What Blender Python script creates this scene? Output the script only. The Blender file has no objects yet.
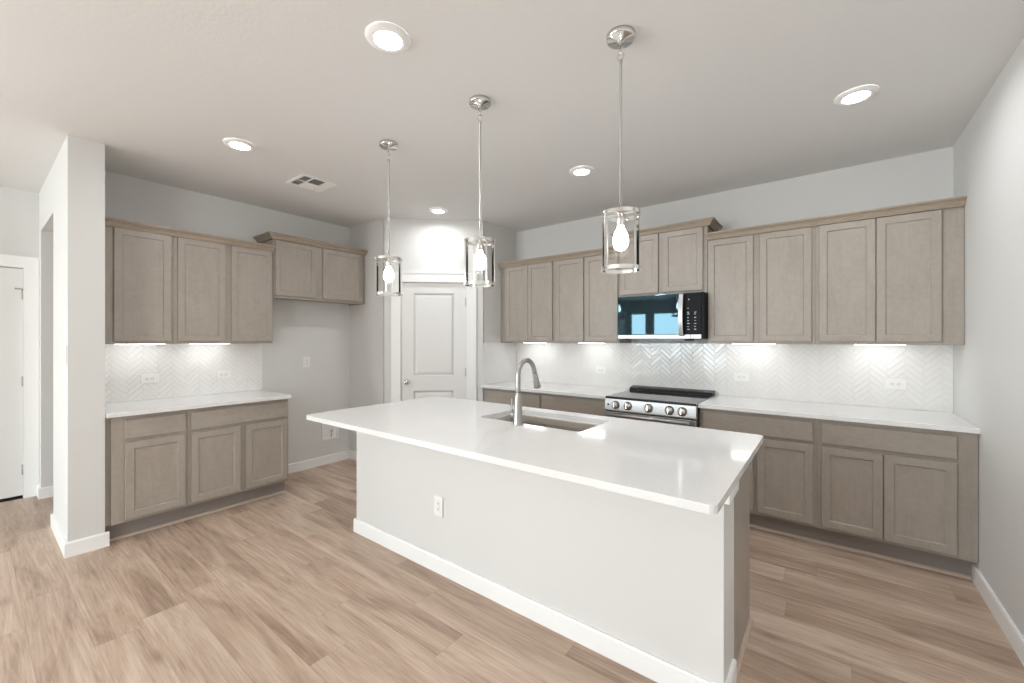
import bpy, bmesh, math, random
from mathutils import Vector, Matrix
random.seed(7)
SC = bpy.context.scene
COL = SC.collection

# ------------------------------------------------------------------ camera
cam = bpy.data.objects.new('camera', bpy.data.cameras.new('camera'))
COL.objects.link(cam)
cam.location = (0, 0, 1.42)
cam.rotation_euler = (math.radians(90), 0, math.radians(37.309))
cam.data.sensor_fit = 'HORIZONTAL'
cam.data.sensor_width = 36
cam.data.lens = 36 * 414.609 / 1024
cam.data.shift_y = -1.78 / 1024
cam.data.clip_start = 0.05
SC.camera = cam

# ------------------------------------------------------------------ exposure, world, daylight
SC.view_settings.view_transform = 'Standard'
SC.view_settings.look = 'None'
SC.view_settings.gamma = 1
SC.view_settings.use_curve_mapping = False
SC.view_settings.exposure = 0.27
SC.cycles.use_denoising = True
SC.cycles.max_bounces = 12
SC.cycles.diffuse_bounces = 8
SC.cycles.glossy_bounces = 6
SC.cycles.transparent_max_bounces = 16
SC.cycles.sample_clamp_indirect = 6

W = bpy.data.worlds.new('daylight_sky')
SC.world = W
W.use_nodes = True
nt = W.node_tree
sky = nt.nodes.new('ShaderNodeTexSky')
sky.sky_type = 'NISHITA'
sky.sun_disc = False
sky.sun_elevation = math.radians(50)
sky.sun_rotation = math.radians(120)
nt.links.new(sky.outputs[0], nt.nodes['Background'].inputs[0])
nt.nodes['Background'].inputs[1].default_value = 0.25

def area_light(name, loc, rot, sx, sy, power, color=(1, 1, 1)):
    l = bpy.data.lights.new(name, 'AREA')
    l.shape = 'RECTANGLE'
    l.size, l.size_y = sx, sy
    l.energy = power
    l.color = color
    o = bpy.data.objects.new(name, l)
    COL.objects.link(o)
    o.location = loc
    o.rotation_euler = rot
    return o

# room dimensions read from the photograph (metres)
H = 2.762
XL, XR, YB, YS = -4.565, 0.692, 4.147, -6.9
XC, YC0, YC1 = -3.951, 0.395, 0.571
XD = -5.743
YR1, XR1 = 2.782, -3.889
XR2, YR2 = -3.094, 3.520
CT = 0.914
T_ = 0.12
WINDOWS = [(-5.62, -5.02), (-4.82, -3.87), (-3.67, -2.72)]     # on the south wall
WZ0, WZ1 = 0.60, 2.36
# daylight coming in through the living room windows
for wx0, wx1 in WINDOWS:
    area_light('window_daylight', ((wx0 + wx1) / 2, YS - 0.10, (WZ0 + WZ1) / 2), (math.radians(90), 0, 0),
               wx1 - wx0, WZ1 - WZ0, 108 * (wx1 - wx0), (0.86, 0.94, 1.0))
DOOR_Y0, DOOR_Y1, DOOR_Z1 = -4.4, -1.6, 2.3                     # glazed patio door on the far left wall, behind the camera
area_light('window_daylight', (XD - 0.2, (DOOR_Y0 + DOOR_Y1) / 2, DOOR_Z1 / 2 + 0.03), (math.radians(90), 0, math.radians(-90)),
           DOOR_Y1 - DOOR_Y0, DOOR_Z1 - 0.06, 260, (0.97, 0.98, 1.0))

EW_Y0, EW_Y1 = -5.2, -3.4                                       # unseen window added on the right wall to light the far left side
area_light('window_daylight', (XR + T_ - 0.02, (EW_Y0 + EW_Y1) / 2, (WZ0 + WZ1) / 2), (math.radians(90), 0, math.radians(90)),
           EW_Y1 - EW_Y0, WZ1 - WZ0, 150, (0.90, 0.96, 1.0))  # fill lamp behind the added window

# ------------------------------------------------------------------ materials
def srgb(r, g, b):
    f = lambda c: (c / 255 / 12.92) if c / 255 <= 0.04045 else ((c / 255 + 0.055) / 1.055) ** 2.4
    return (f(r), f(g), f(b), 1)

class N:
    """small node-building helper"""
    def __init__(self, name):
        self.m = bpy.data.materials.new(name)
        self.m.use_nodes = True
        self.t = self.m.node_tree
        self.b = self.t.nodes['Principled BSDF']
    def new(self, typ, **kw):
        n = self.t.nodes.new(typ)
        for k, v in kw.items():
            setattr(n, k, v)
        return n
    def link(self, a, b):
        self.t.links.new(a, b)
    def math(self, op, a, b=None, c=None):
        n = self.new('ShaderNodeMath', operation=op)
        for i, v in enumerate((a, b, c)):
            if v is None:
                continue
            if isinstance(v, (int, float)):
                n.inputs[i].default_value = v
            else:
                self.link(v, n.inputs[i])
        return n.outputs[0]
    def noise(self, vec, scale, detail=4, rough=0.5, dist=0.0):
        n = self.new('ShaderNodeTexNoise')
        n.inputs['Scale'].default_value = scale
        n.inputs['Detail'].default_value = detail
        n.inputs['Roughness'].default_value = rough
        n.inputs['Distortion'].default_value = dist
        if vec is not None:
            self.link(vec, n.inputs['Vector'])
        return n.outputs['Fac']
    def mapping(self, vec, scale=(1, 1, 1), loc=(0, 0, 0)):
        n = self.new('ShaderNodeMapping')
        n.inputs['Scale'].default_value = scale
        n.inputs['Location'].default_value = loc
        self.link(vec, n.inputs['Vector'])
        return n.outputs[0]
    def ramp(self, fac, stops):
        n = self.new('ShaderNodeValToRGB')
        el = n.color_ramp.elements
        while len(el) < len(stops):
            el.new(0.5)
        for e, (p, c) in zip(el, stops):
            e.position = p
            e.color = c
        self.link(fac, n.inputs[0])
        return n.outputs[0]
    def mix(self, fac, a, b, blend='MIX'):
        n = self.new('ShaderNodeMix', data_type='RGBA', blend_type=blend)
        for i, v in ((0, fac), (6, a), (7, b)):
            if isinstance(v, (int, float)):
                n.inputs[i].default_value = v
            elif isinstance(v, tuple):
                n.inputs[i].default_value = v
            else:
                self.link(v, n.inputs[i])
        return n.outputs[2]
    def bump(self, height, strength, dist=0.01):
        n = self.new('ShaderNodeBump')
        n.inputs['Strength'].default_value = strength
        n.inputs['Distance'].default_value = dist
        self.link(height, n.inputs['Height'])
        self.link(n.outputs[0], self.b.inputs['Normal'])
    def set(self, **kw):
        for k, v in kw.items():
            self.b.inputs[k.replace('_', ' ')].default_value = v
        return self

def simple(name, col, rough, metal=0.0, **kw):
    n = N(name)
    n.set(Base_Color=col, Roughness=rough, Metallic=metal, **kw)
    return n.m

def paint(name, col, rough, tex=0.0):
    n = N(name)
    n.set(Base_Color=col, Roughness=rough)
    tc = n.new('ShaderNodeTexCoord')
    f = n.noise(tc.outputs['Object'], 55, 3, 0.6)
    if tex:
        n.bump(f, tex, 0.004)
    return n.m

M = {}
M['wall'] = paint('wall_paint', (0.665, 0.661, 0.648, 1), 0.7, 0.12)
M['ceiling'] = paint('ceiling_paint', (0.73, 0.73, 0.725, 1), 0.85, 0.2)
M['white'] = paint('white_trim_paint', (0.87, 0.87, 0.865, 1), 0.35)
M['doorwhite'] = paint('white_door_paint', (0.76, 0.755, 0.745, 1), 0.4)
M['plastic'] = simple('white_plastic', (0.82, 0.815, 0.80, 1), 0.35)
M['slot'] = simple('dark_slot', (0.03, 0.03, 0.03, 1), 0.6)
M['bluegrey'] = simple('grey_valve_plastic', (0.45, 0.50, 0.54, 1), 0.4)
M['tile'] = simple('white_glazed_tile', (0.80, 0.79, 0.77, 1), 0.12)
M['grout'] = simple('pale_grout', (0.76, 0.755, 0.74, 1), 0.7)
M['nickel'] = simple('brushed_nickel', (0.62, 0.60, 0.58, 1), 0.28, 1.0)
M['satin'] = simple('satin_nickel', (0.44, 0.43, 0.415, 1), 0.34, 1.0)
M['chrome'] = simple('polished_nickel', (0.75, 0.74, 0.72, 1), 0.12, 1.0)
M['black'] = simple('black_enamel', (0.012, 0.012, 0.014, 1), 0.25)
M['rubber'] = simple('black_plastic', (0.02, 0.02, 0.02, 1), 0.5)
M['blackglass'] = simple('black_glass', (0.010, 0.013, 0.016, 1), 0.03, 0.0, IOR=1.5)
M['topglass'] = simple('black_ceramic_glass', (0.055, 0.054, 0.053, 1), 0.06, 0.0, IOR=2.3)
M['bluedoor'] = simple('coated_black_door_glass', (0.008, 0.012, 0.016, 1), 0.02, 0.0, IOR=1.5, Specular_Tint=(0.48, 0.83, 1.0, 1))
M['keypad'] = simple('black_keypad', (0.010, 0.010, 0.012, 1), 0.4, 0.0, IOR=1.2)
M['knobface'] = simple('knob_metal', (0.68, 0.65, 0.60, 1), 0.3, 1.0)
M['print'] = simple('panel_print', (0.75, 0.75, 0.75, 1), 0.5)
M['greyprint'] = simple('grey_print', (0.25, 0.25, 0.26, 1), 0.5)
M['jamb'] = M['white']

def steel(name, col, rough, along):
    n = N(name)
    tc = n.new('ShaderNodeTexCoord')
    f = n.noise(n.mapping(tc.outputs['Object'], along), 1.0, 3, 0.6)
    n.set(Base_Color=col, Metallic=0.7 if 'sink' in name else 1.0)
    n.link(n.math('ADD', n.math('MULTIPLY', f, 0.16), rough - 0.08), n.b.inputs['Roughness'])
    return n.m
M['steel'] = steel('brushed_steel', (0.50, 0.50, 0.50, 1), 0.38, (3, 400, 400))
M['sinksteel'] = steel('satin_sink_steel', (0.80, 0.79, 0.78, 1), 0.34, (300, 300, 4))

def wood(name, scale, tint=(1, 1, 1, 1)):
    n = N(name)
    tc = n.new('ShaderNodeTexCoord')
    oi = n.new('ShaderNodeObjectInfo')
    add = n.new('ShaderNodeVectorMath', operation='ADD')
    n.link(tc.outputs['Object'], add.inputs[0])
    sc = n.new('ShaderNodeVectorMath', operation='SCALE')
    sc.inputs[0].default_value = (13.1, 7.7, 5.3)
    n.link(oi.outputs['Random'], sc.inputs['Scale'])
    n.link(sc.outputs[0], add.inputs[1])
    v = add.outputs[0]
    fine = n.noise(n.mapping(v, scale), 1.0, 5, 0.62, 0.3)
    blotch = n.noise(n.mapping(v, tuple(0.10 * s + 3.5 for s in scale)), 1.0, 4, 0.6, 0.4)
    mott = n.noise(v, 34, 5, 0.7)
    f = n.math('ADD', n.math('ADD', n.math('MULTIPLY', fine, 0.26), n.math('MULTIPLY', blotch, 0.36)), n.math('MULTIPLY', mott, 0.38))
    dk, md, lt = [tuple(q * t_ for q, t_ in zip(c_, tint)) for c_ in (WOOD_DARK, WOOD_MID, WOOD_LIGHT)]
    c = n.ramp(f, [(0.34, dk), (0.50, md), (0.66, lt)])
    n.link(c, n.b.inputs['Base Color'])
    n.set(Roughness=0.36)
    n.bump(fine, 0.05, 0.002)
    return n.m
WOOD_DARK, WOOD_MID, WOOD_LIGHT = (0.315, 0.274, 0.234, 1), (0.358, 0.316, 0.274, 1), (0.393, 0.351, 0.308, 1)
M['wood'] = wood('greige_stained_maple', (70, 70, 5))
M['woodh'] = wood('greige_stained_maple_horizontal', (5, 70, 70))
M['crownwood'] = wood('tan_stained_moulding', (5, 70, 70), (1.02, 0.95, 0.86, 1))
M['shoe'] = simple('stained_lit_shoe_moulding', (0.52, 0.42, 0.35, 1), 0.4)  # stain lightened, light caught on the top edge put into the colour
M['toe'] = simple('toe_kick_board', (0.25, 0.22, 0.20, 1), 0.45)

def quartz():
    n = N('white_quartz')
    tc = n.new('ShaderNodeTexCoord')
    f = n.noise(tc.outputs['Object'], 160, 2, 0.6)
    g = n.noise(tc.outputs['Object'], 9, 4, 0.6)
    c = n.ramp(f, [(0.30, (0.71, 0.705, 0.70, 1)), (0.45, (0.765, 0.76, 0.755, 1)), (0.70, (0.79, 0.785, 0.78, 1))])
    c = n.mix(0.05, c, n.ramp(g, [(0.3, (0.5, 0.5, 0.5, 1)), (0.7, (0.9, 0.9, 0.9, 1))]))
    n.link(c, n.b.inputs['Base Color'])
    n.set(Roughness=0.09)
    return n.m
M['quartz'] = quartz()

def floor_mat():
    n = N('oak_vinyl_planks')
    g = n.new('ShaderNodeNewGeometry')
    s = n.new('ShaderNodeSeparateXYZ')
    n.link(g.outputs['Position'], s.inputs[0])
    x, y = s.outputs[0], s.outputs[1]
    PW, PL = 0.182, 1.22
    yr = n.math('DIVIDE', n.math('ADD', y, 20.03), PW)
    row = n.math('FLOOR', yr)
    fy = n.math('FRACT', yr)
    wn = n.new('ShaderNodeTexWhiteNoise', noise_dimensions='1D')
    n.link(row, wn.inputs['W'])
    xr = n.math('ADD', n.math('DIVIDE', n.math('ADD', x, 20), PL), n.math('MULTIPLY', wn.outputs['Value'], 7.0))
    idx = n.math('FLOOR', xr)
    fx = n.math('FRACT', xr)
    cid = n.new('ShaderNodeCombineXYZ')
    n.link(row, cid.inputs[0]); n.link(idx, cid.inputs[1])
    wn2 = n.new('ShaderNodeTexWhiteNoise', noise_dimensions='2D')
    n.link(cid.outputs[0], wn2.inputs['Vector'])
    rnd = wn2.outputs['Value']
    gx = n.math('ADD', x, n.math('MULTIPLY', rnd, 37.0))
    gy = n.math('ADD', y, n.math('MULTIPLY', rnd, 11.0))
    cv = n.new('ShaderNodeCombineXYZ')
    n.link(gx, cv.inputs[0]); n.link(gy, cv.inputs[1])
    v = cv.outputs[0]
    fine = n.noise(n.mapping(v, (4.0, 130, 1)), 1.0, 4, 0.65, 0.3)
    mid = n.noise(n.mapping(v, (1.5, 24, 1)), 1.0, 5, 0.62, 2.2)
    broad = n.noise(n.mapping(v, (0.9, 6.0, 1)), 1.0, 4, 0.6, 1.0)
    f = n.math('ADD', n.math('ADD', n.math('MULTIPLY', fine, 0.18), n.math('MULTIPLY', mid, 0.34)), n.math('MULTIPLY', broad, 0.48))
    f = n.math('ADD', f, n.math('MULTIPLY', n.math('SUBTRACT', rnd, 0.5), 0.08))
    c = n.ramp(f, [(0.36, FL_DARK), (0.48, FL_MID), (0.61, FL_LIGHT)])
    # knots
    vor = n.new('ShaderNodeTexVoronoi')
    vor.inputs['Scale'].default_value = 1.0
    n.link(n.mapping(v, (1.6, 4.0, 1)), vor.inputs['Vector'])
    kn = n.math('SUBTRACT', 1.0, n.math('SMOOTH_MIN', n.math('MULTIPLY', vor.outputs['Distance'], 7.0), 1.0, 0.3))
    c = n.mix(n.math('MULTIPLY', kn, 0.55), c, FL_KNOT)
    # joints
    ey = n.math('LESS_THAN', n.math('MINIMUM', fy, n.math('SUBTRACT', 1.0, fy)), 0.0035)
    ex = n.math('LESS_THAN', n.math('MINIMUM', fx, n.math('SUBTRACT', 1.0, fx)), 0.0007)
    e = n.math('MAXIMUM', ey, ex)
    c = n.mix(n.math('MULTIPLY', e, 0.45), c, (0.16, 0.11, 0.08, 1))
    n.link(c, n.b.inputs['Base Color'])
    n.link(n.math('ADD', n.math('MULTIPLY', fine, 0.15), 0.33), n.b.inputs['Roughness'])
    n.bump(n.math('SUBTRACT', n.math('MULTIPLY', fine, 0.3), e), 0.15, 0.002)
    return n.m
FL_DARK, FL_MID, FL_LIGHT, FL_KNOT = srgb(146, 122, 105), srgb(180, 156, 137), srgb(204, 184, 166), srgb(110, 86, 70)
M['floor'] = floor_mat()

def thin_glass(name, tint, refl):
    n = N(name)
    t = n.t
    t.nodes.remove(n.b)
    tr = n.new('ShaderNodeBsdfTransparent'); tr.inputs[0].default_value = tint
    gl = n.new('ShaderNodeBsdfGlossy'); gl.inputs['Roughness'].default_value = 0.02
    lw = n.new('ShaderNodeLayerWeight'); lw.inputs[0].default_value = refl
    mx = n.new('ShaderNodeMixShader')
    n.link(lw.outputs['Fresnel'], mx.inputs[0])
    n.link(tr.outputs[0], mx.inputs[1]); n.link(gl.outputs[0], mx.inputs[2])
    n.link(mx.outputs[0], t.nodes['Material Output'].inputs[0])
    return n.m
M['pane'] = thin_glass('window_glass', (0.97, 0.985, 0.98, 1), 0.2)
M['shade'] = thin_glass('clear_shade_glass', (0.985, 0.985, 0.98, 1), 0.14)

def emit(name, col, strength):
    n = N(name)
    n.set(Base_Color=(0.9, 0.9, 0.9, 1), Emission_Color=col, Emission_Strength=strength)
    return n.m
M['lens'] = emit('lit_downlight_lens', (0.97, 0.985, 1.0, 1), 22.0)
M['bulb'] = emit('lit_bulb', (1.0, 0.95, 0.88, 1), 30.0)
M['led'] = emit('lit_led_strip', (0.98, 0.99, 1.0, 1), 8.5)
M['display'] = simple('display_glass', (0.02, 0.03, 0.035, 1), 0.05)

# ------------------------------------------------------------------ mesh helpers
class B:
    """collects geometry, links it as ONE mesh object"""
    def __init__(self):
        self.bm = bmesh.new()
        self.mats = []
        self.mi = 0
    def use(self, mat):
        if mat not in self.mats:
            self.mats.append(mat)
        self.mi = self.mats.index(mat)
        return self
    def _f(self, vs, smooth=False):
        try:
            f = self.bm.faces.new(vs)
            f.material_index = self.mi
            f.smooth = smooth
            return f
        except ValueError:
            return None
    def box(self, x0, x1, y0, y1, z0, z1, bev=0.0, mat4=None):
        b2 = bmesh.new()
        vs = [b2.verts.new((x, y, z)) for x in (x0, x1) for y in (y0, y1) for z in (z0, z1)]
        for q in ((0, 1, 3, 2), (4, 6, 7, 5), (0, 4, 5, 1), (2, 3, 7, 6), (0, 2, 6, 4), (1, 5, 7, 3)):
            b2.faces.new([vs[i] for i in q])
        if bev:
            bmesh.ops.bevel(b2, geom=list(b2.edges), offset=bev, segments=2, profile=0.5, affect='EDGES', clamp_overlap=True)
        bmesh.ops.recalc_face_normals(b2, faces=b2.faces)
        self._merge(b2, mat4, smooth=False)
        return self
    def _merge(self, b2, mat4=None, smooth=None):
        m = {}
        for v in b2.verts:
            co = mat4 @ v.co if mat4 is not None else v.co
            m[v] = self.bm.verts.new(co)
        for f in b2.faces:
            nf = self._f([m[v] for v in f.verts])
            if nf is not None:
                nf.smooth = f.smooth if smooth is None else smooth
        b2.free()
    def loops(self, loops, cap0=True, cap1=True, closed=True, smooth=False):
        """skin a list of equal-length vertex rings"""
        rs = [[self.bm.verts.new(p) for p in l] for l in loops]
        n = len(rs[0])
        for a, b in zip(rs, rs[1:]):
            for i in range(n if closed else n - 1):
                j = (i + 1) % n
                self._f([a[i], a[j], b[j], b[i]], smooth)
        if cap0:
            self._f(list(reversed(rs[0])))
        if cap1:
            self._f(rs[-1])
        return self
    def lathe(self, prof, center=(0, 0, 0), seg=32, axis='z', cap=True, smooth=True):
        ls = []
        for r, h in prof:
            ring = []
            for i in range(seg):
                a = 2 * math.pi * i / seg
                c, s = r * math.cos(a), r * math.sin(a)
                p = {'z': (c, s, h), 'y': (c, h, s), 'x': (h, c, s)}[axis]
                ring.append((p[0] + center[0], p[1] + center[1], p[2] + center[2]))
            ls.append(ring)
        return self.loops(ls, cap, cap, True, smooth)
    def tube(self, pts, rad, seg=12, smooth=True, closed=False):
        pts = [Vector(p) for p in pts]
        rads = rad if isinstance(rad, (list, tuple)) else [rad] * len(pts)
        n = len(pts)
        tang = []
        for i in range(n):
            a = pts[(i - 1) % n] if (closed or i > 0) else pts[i]
            b = pts[(i + 1) % n] if (closed or i < n - 1) else pts[i]
            tang.append((b - a).normalized())
        up = Vector((0, 0, 1)) if abs(tang[0].z) < 0.9 else Vector((1, 0, 0))
        u = tang[0].cross(up).normalized()
        ls = []
        for p, t, r in zip(pts, tang, rads):
            u = (u - t * u.dot(t)).normalized()
            w = t.cross(u)
            ls.append([p + (u * math.cos(2 * math.pi * k / seg) + w * math.sin(2 * math.pi * k / seg)) * r for k in range(seg)])
        if closed:
            ls.append(ls[0])
            return self.loops(ls, False, False, True, smooth)
        return self.loops(ls, True, True, True, smooth)
    def sweep(self, path, prof, z=0.0):
        """prof: list of (outward, height); outward is to the right of travel; mitred corners"""
        P = [Vector(p) for p in path]
        rings = []
        for i, p in enumerate(P):
            d0 = (P[i] - P[i - 1]).normalized() if i > 0 else None
            d1 = (P[i + 1] - P[i]).normalized() if i < len(P) - 1 else None
            if d0 is None: d0 = d1
            if d1 is None: d1 = d0
            n0 = Vector((d0.y, -d0.x)); n1 = Vector((d1.y, -d1.x))
            m = (n0 + n1).normalized()
            m = m / max(0.2, m.dot(n0))
            rings.append([(p.x + m.x * o, p.y + m.y * o, z + h) for o, h in prof])
        return self.loops(rings, True, True, True)
    def build(self, name, mat, parent=None, loc=None, rot=None, bevel=0.0, recalc=True):
        if not self.mats:
            self.mats = [mat]
        if recalc:
            bmesh.ops.recalc_face_normals(self.bm, faces=self.bm.faces)
        me = bpy.data.meshes.new(name)
        self.bm.to_mesh(me)
        self.bm.free()
        for m in self.mats:
            me.materials.append(m)
        o = bpy.data.objects.new(name, me)
        COL.objects.link(o)
        if parent is not None:
            o.parent = parent
        if loc is not None:
            o.location = loc
        if rot is not None:
            o.rotation_euler = rot
        if bevel:
            md = o.modifiers.new('edge', 'BEVEL')
            md.width = bevel
            md.segments = 2
            md.limit_method = 'ANGLE'
            md.angle_limit = math.radians(35)
        return o

def tag(o, label, cat, group=None):
    o['label'] = label
    o['category'] = cat
    if group:
        o['group'] = group
    return o

def struct(o, label, cat):
    o['kind'] = 'structure'
    return tag(o, label, cat)

def thing(name, label, cat, loc=(0, 0, 0), rz=0.0, group=None):
    o = bpy.data.objects.new(name, None)
    o.empty_display_size = 0.1
    COL.objects.link(o)
    o.location = loc
    o.rotation_euler = (0, 0, rz)
    return tag(o, label, cat, group)

def copy_thing(root, loc, label, group=None):
    r = root.copy(); COL.objects.link(r)
    r.location = loc
    r['label'] = label
    if group:
        r['group'] = group
    for ch in list(root.children):
        c = ch.copy(); COL.objects.link(c); c.parent = r
        for g in list(ch.children):
            d = g.copy(); COL.objects.link(d); d.parent = c
    return r

# ------------------------------------------------------------------ the room
T = 0.12   # wall thickness
PI = math.pi
o = B().box(XD - T, XR + T, YS - T, YB + T, -0.06, 0).build('floor', M['floor'])
struct(o, 'oak coloured vinyl plank floor', 'floor')
o = B().box(XD - T, XR + T, YS - T, YB + T, H, H + 0.08).build('ceiling', M['ceiling'])
struct(o, 'flat grey-white ceiling with recessed lights', 'ceiling')
o = B().box(XL - 0.135, XL, YC1, YB + T, 0, H).build('wall_left', M['wall'])
struct(o, 'left kitchen wall behind the short cabinet run', 'wall')
# short wall end beside the left cabinets, with the hall opening beyond it
OX0, OX1, OZ = -5.59, XL - 0.135, 2.392
b = B().box(OX1, XC, YC0, YC1, 0, H).box(XD, OX0, YC0, YC1, 0, H).box(OX0, OX1, YC0, YC1, OZ, H)
struct(b.build('wall_stub', M['wall']), 'narrow wall end at the left with hall opening beside it', 'wall')
o = B().box(XD, OX0, YC1, 3.0, 0, H).box(OX0, OX1, 2.9, 3.0, 0, H).build('wall_hall', M['wall'])
struct(o, 'hall wall seen through the opening', 'wall')
# pantry corner: return wall, angled wall with its door opening, second return wall
o = B().box(XL, XR1 - 0.02, YR1, YR1 + T, 0, H).build('wall_return_left', M['wall'])
struct(o, 'short return wall left of the angled pantry wall', 'wall')
o = B().box(XR2 - T, XR2, YR2 + 0.02, YB, 0, H).build('wall_return_right', M['wall'])
struct(o, 'short return wall right of the angled pantry wall', 'wall')
DA = math.atan2(YR2 - YR1, XR2 - XR1)
DL = math.hypot(YR2 - YR1, XR2 - XR1)
DD0, DD1, DZ = 0.180, 0.895, 2.055        # pantry door edges along the angled wall
b = B()
b.box(0, DD0 - 0.012, 0, 0.115, 0, H).box(DD1 + 0.012, DL, 0, 0.115, 0, H).box(DD0 - 0.012, DD1 + 0.012, 0, 0.115, DZ + 0.012, H)
o = b.build('wall_diagonal', M['wall'], loc=(XR1, YR1, 0), rot=(0, 0, DA))
struct(o, 'angled wall holding the pantry door', 'wall')
o = B().box(XL, XR + T, YB, YB + T, 0, H).build('wall_back', M['wall'])
struct(o, 'back kitchen wall behind the range', 'wall')
b = B().box(XR, XR + T, YS, EW_Y0, 0, H).box(XR, XR + T, EW_Y1, YB, 0, H).box(XR, XR + T, EW_Y0, EW_Y1, 0, WZ0).box(XR, XR + T, EW_Y0, EW_Y1, WZ1, H)
struct(b.build('wall_right', M['wall']), 'right wall running past the cabinets', 'wall')
# left-most wall with a white door
FD0, FD1, FDZ = -0.46, 0.299, 2.060
b = B().box(XD - T, XD, YS, DOOR_Y0, 0, H).box(XD - T, XD, DOOR_Y0, DOOR_Y1, DOOR_Z1, H).box(XD - T, XD, DOOR_Y1, FD0 - 0.012, 0, H).box(XD - T, XD, FD1 + 0.012, YC1 + 2.4, 0, H).box(XD - T, XD, FD0 - 0.012, FD1 + 0.012, FDZ + 0.012, H)
b.box(XD - T - 0.05, XD - T, FD0 - 0.1, FD1 + 0.1, 0, FDZ + 0.1)  # unseen panel added behind the door to block sky light leaking in
struct(b.build('wall_far_left', M['wall']), 'wall at far left with a white door', 'wall')
# living room wall with three windows, behind the camera
b = B()
xs = [XD - T] + [v for w in WINDOWS for v in w] + [XR + T]
for i in range(0, len(xs), 2):
    b.box(xs[i], xs[i + 1], YS - T, YS, 0, H)
for w0, w1 in WINDOWS:
    b.box(w0, w1, YS - T, YS, 0, WZ0).box(w0, w1, YS - T, YS, WZ1, H)
struct(b.build('wall_south', M['wall']), 'living room wall with three tall windows behind the camera', 'wall')
for i, (w0, w1) in enumerate(WINDOWS):
    b = B()
    f = 0.05
    b.box(w0, w0 + f, -0.09, -0.03, WZ0, WZ1).box(w1 - f, w1, -0.09, -0.03, WZ0, WZ1)
    b.box(w0 + f, w1 - f, -0.09, -0.03, WZ0, WZ0 + f).box(w0 + f, w1 - f, -0.09, -0.03, WZ1 - f, WZ1)
    zc = (WZ0 + WZ1) / 2
    b.box(w0 + f, w1 - f, -0.085, -0.04, zc - 0.02, zc + 0.02)
    wo = b.build('window_%d' % (i + 1), M['white'], loc=(0, YS, 0))
    struct(wo, 'white framed window %s on the living room wall' % ['by the corner', 'in the middle', 'nearest the patio door'][i], 'window')
    B().box(w0 + f, w1 - f, -0.066, -0.060, WZ0 + f, WZ1 - f).build('pane', M['pane'], wo)
b = B()
f = 0.05
b.box(0.03, 0.08, EW_Y0, EW_Y0 + f, WZ0, WZ1).box(0.03, 0.08, EW_Y1 - f, EW_Y1, WZ0, WZ1).box(0.03, 0.08, (EW_Y0 + EW_Y1 - f) / 2, (EW_Y0 + EW_Y1 + f) / 2, WZ0, WZ1)
b.box(0.03, 0.08, EW_Y0 + f, EW_Y1 - f, WZ0, WZ0 + f).box(0.03, 0.08, EW_Y0 + f, EW_Y1 - f, WZ1 - f, WZ1)
wo = b.build('window_4', M['white'], loc=(XR, 0, 0))  # added window, out of view, lets fill light onto the left side
struct(wo, 'white framed double window added unseen on the right wall to light the left side', 'window')
B().box(0.052, 0.058, EW_Y0 + f, EW_Y1 - f, WZ0 + f, WZ1 - f).build('pane', M['pane'], wo)
# patio door on the far left wall behind the camera
b = B()
f = 0.07
b.box(0.02, 0.09, DOOR_Y0, DOOR_Y0 + f, 0, DOOR_Z1).box(0.02, 0.09, DOOR_Y1 - f, DOOR_Y1, 0, DOOR_Z1)
ymid = (DOOR_Y0 + DOOR_Y1) / 2
b.box(0.02, 0.09, ymid - f, ymid + f, 0, DOOR_Z1)
for y0, y1 in ((DOOR_Y0 + f, ymid - f), (ymid + f, DOOR_Y1 - f)):
    b.box(0.02, 0.09, y0, y1, 0, 0.08).box(0.02, 0.09, y0, y1, DOOR_Z1 - f, DOOR_Z1)
po = b.build('door_3', M['white'], loc=(XD - T, 0, 0))
struct(po, 'white framed glazed patio door behind the camera', 'door')
for y0, y1 in ((DOOR_Y0 + f, ymid - f), (ymid + f, DOOR_Y1 - f)):
    B().box(0.05, 0.056, y0, y1, 0.08, DOOR_Z1 - f).build('pane', M['pane'], po)

# ------------------------------------------------------------------ interior doors and casings
def panel_door_bm(w, h, t, panels):
    """moulded door: local x 0..w, front at y=-t, z 0..h; panels = [(x0,x1,z0,z1)]"""
    b = B()
    b.box(0, w, -t + 0.006, 0, 0, h)
    px0, px1 = panels[0][0], panels[0][1]
    zs = [0.0] + [z for p in panels for z in (p[2], p[3])] + [h]
    y = -t
    def rect(x0, x1, z0, z1):
        vs = [b.bm.verts.new(p) for p in ((x0, y, z0), (x1, y, z0), (x1, y, z1), (x0, y, z1))]
        b._f(vs)
    rect(0, px0, 0, h); rect(px1, w, 0, h)
    for i in range(0, len(zs), 2):
        rect(px0, px1, zs[i], zs[i + 1])
    for x0, x1, z0, z1 in panels:
        ls = []
        for ins, dep in ((0, 0), (0.010, 0.006), (0.022, 0.006), (0.045, 0.0015)):
            ls.append([(x0 + ins, y + dep, z0 + ins), (x1 - ins, y + dep, z0 + ins), (x1 - ins, y + dep, z1 - ins), (x0 + ins, y + dep, z1 - ins)])
        b.loops(ls, False, True)
    # edge strips joining face and core
    b.loops([[(0, -t + 0.006, 0), (w, -t + 0.006, 0), (w, -t + 0.006, h), (0, -t + 0.006, h)], [(0, -t, 0), (w, -t, 0), (w, -t, h), (0, -t, h)]], False, False)
    return b

def knob(parent, x, z, y0):
    b = B().lathe([(0.032, y0), (0.032, y0 - 0.006), (0.014, y0 - 0.010), (0.011, y0 - 0.028), (0.020, y0 - 0.034), (0.0275, y0 - 0.046), (0.026, y0 - 0.058), (0.014, y0 - 0.064), (0.002, y0 - 0.065)], (x, 0, z), 24, 'y')
    return b.build('door_knob', M['chrome'], parent)

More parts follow.
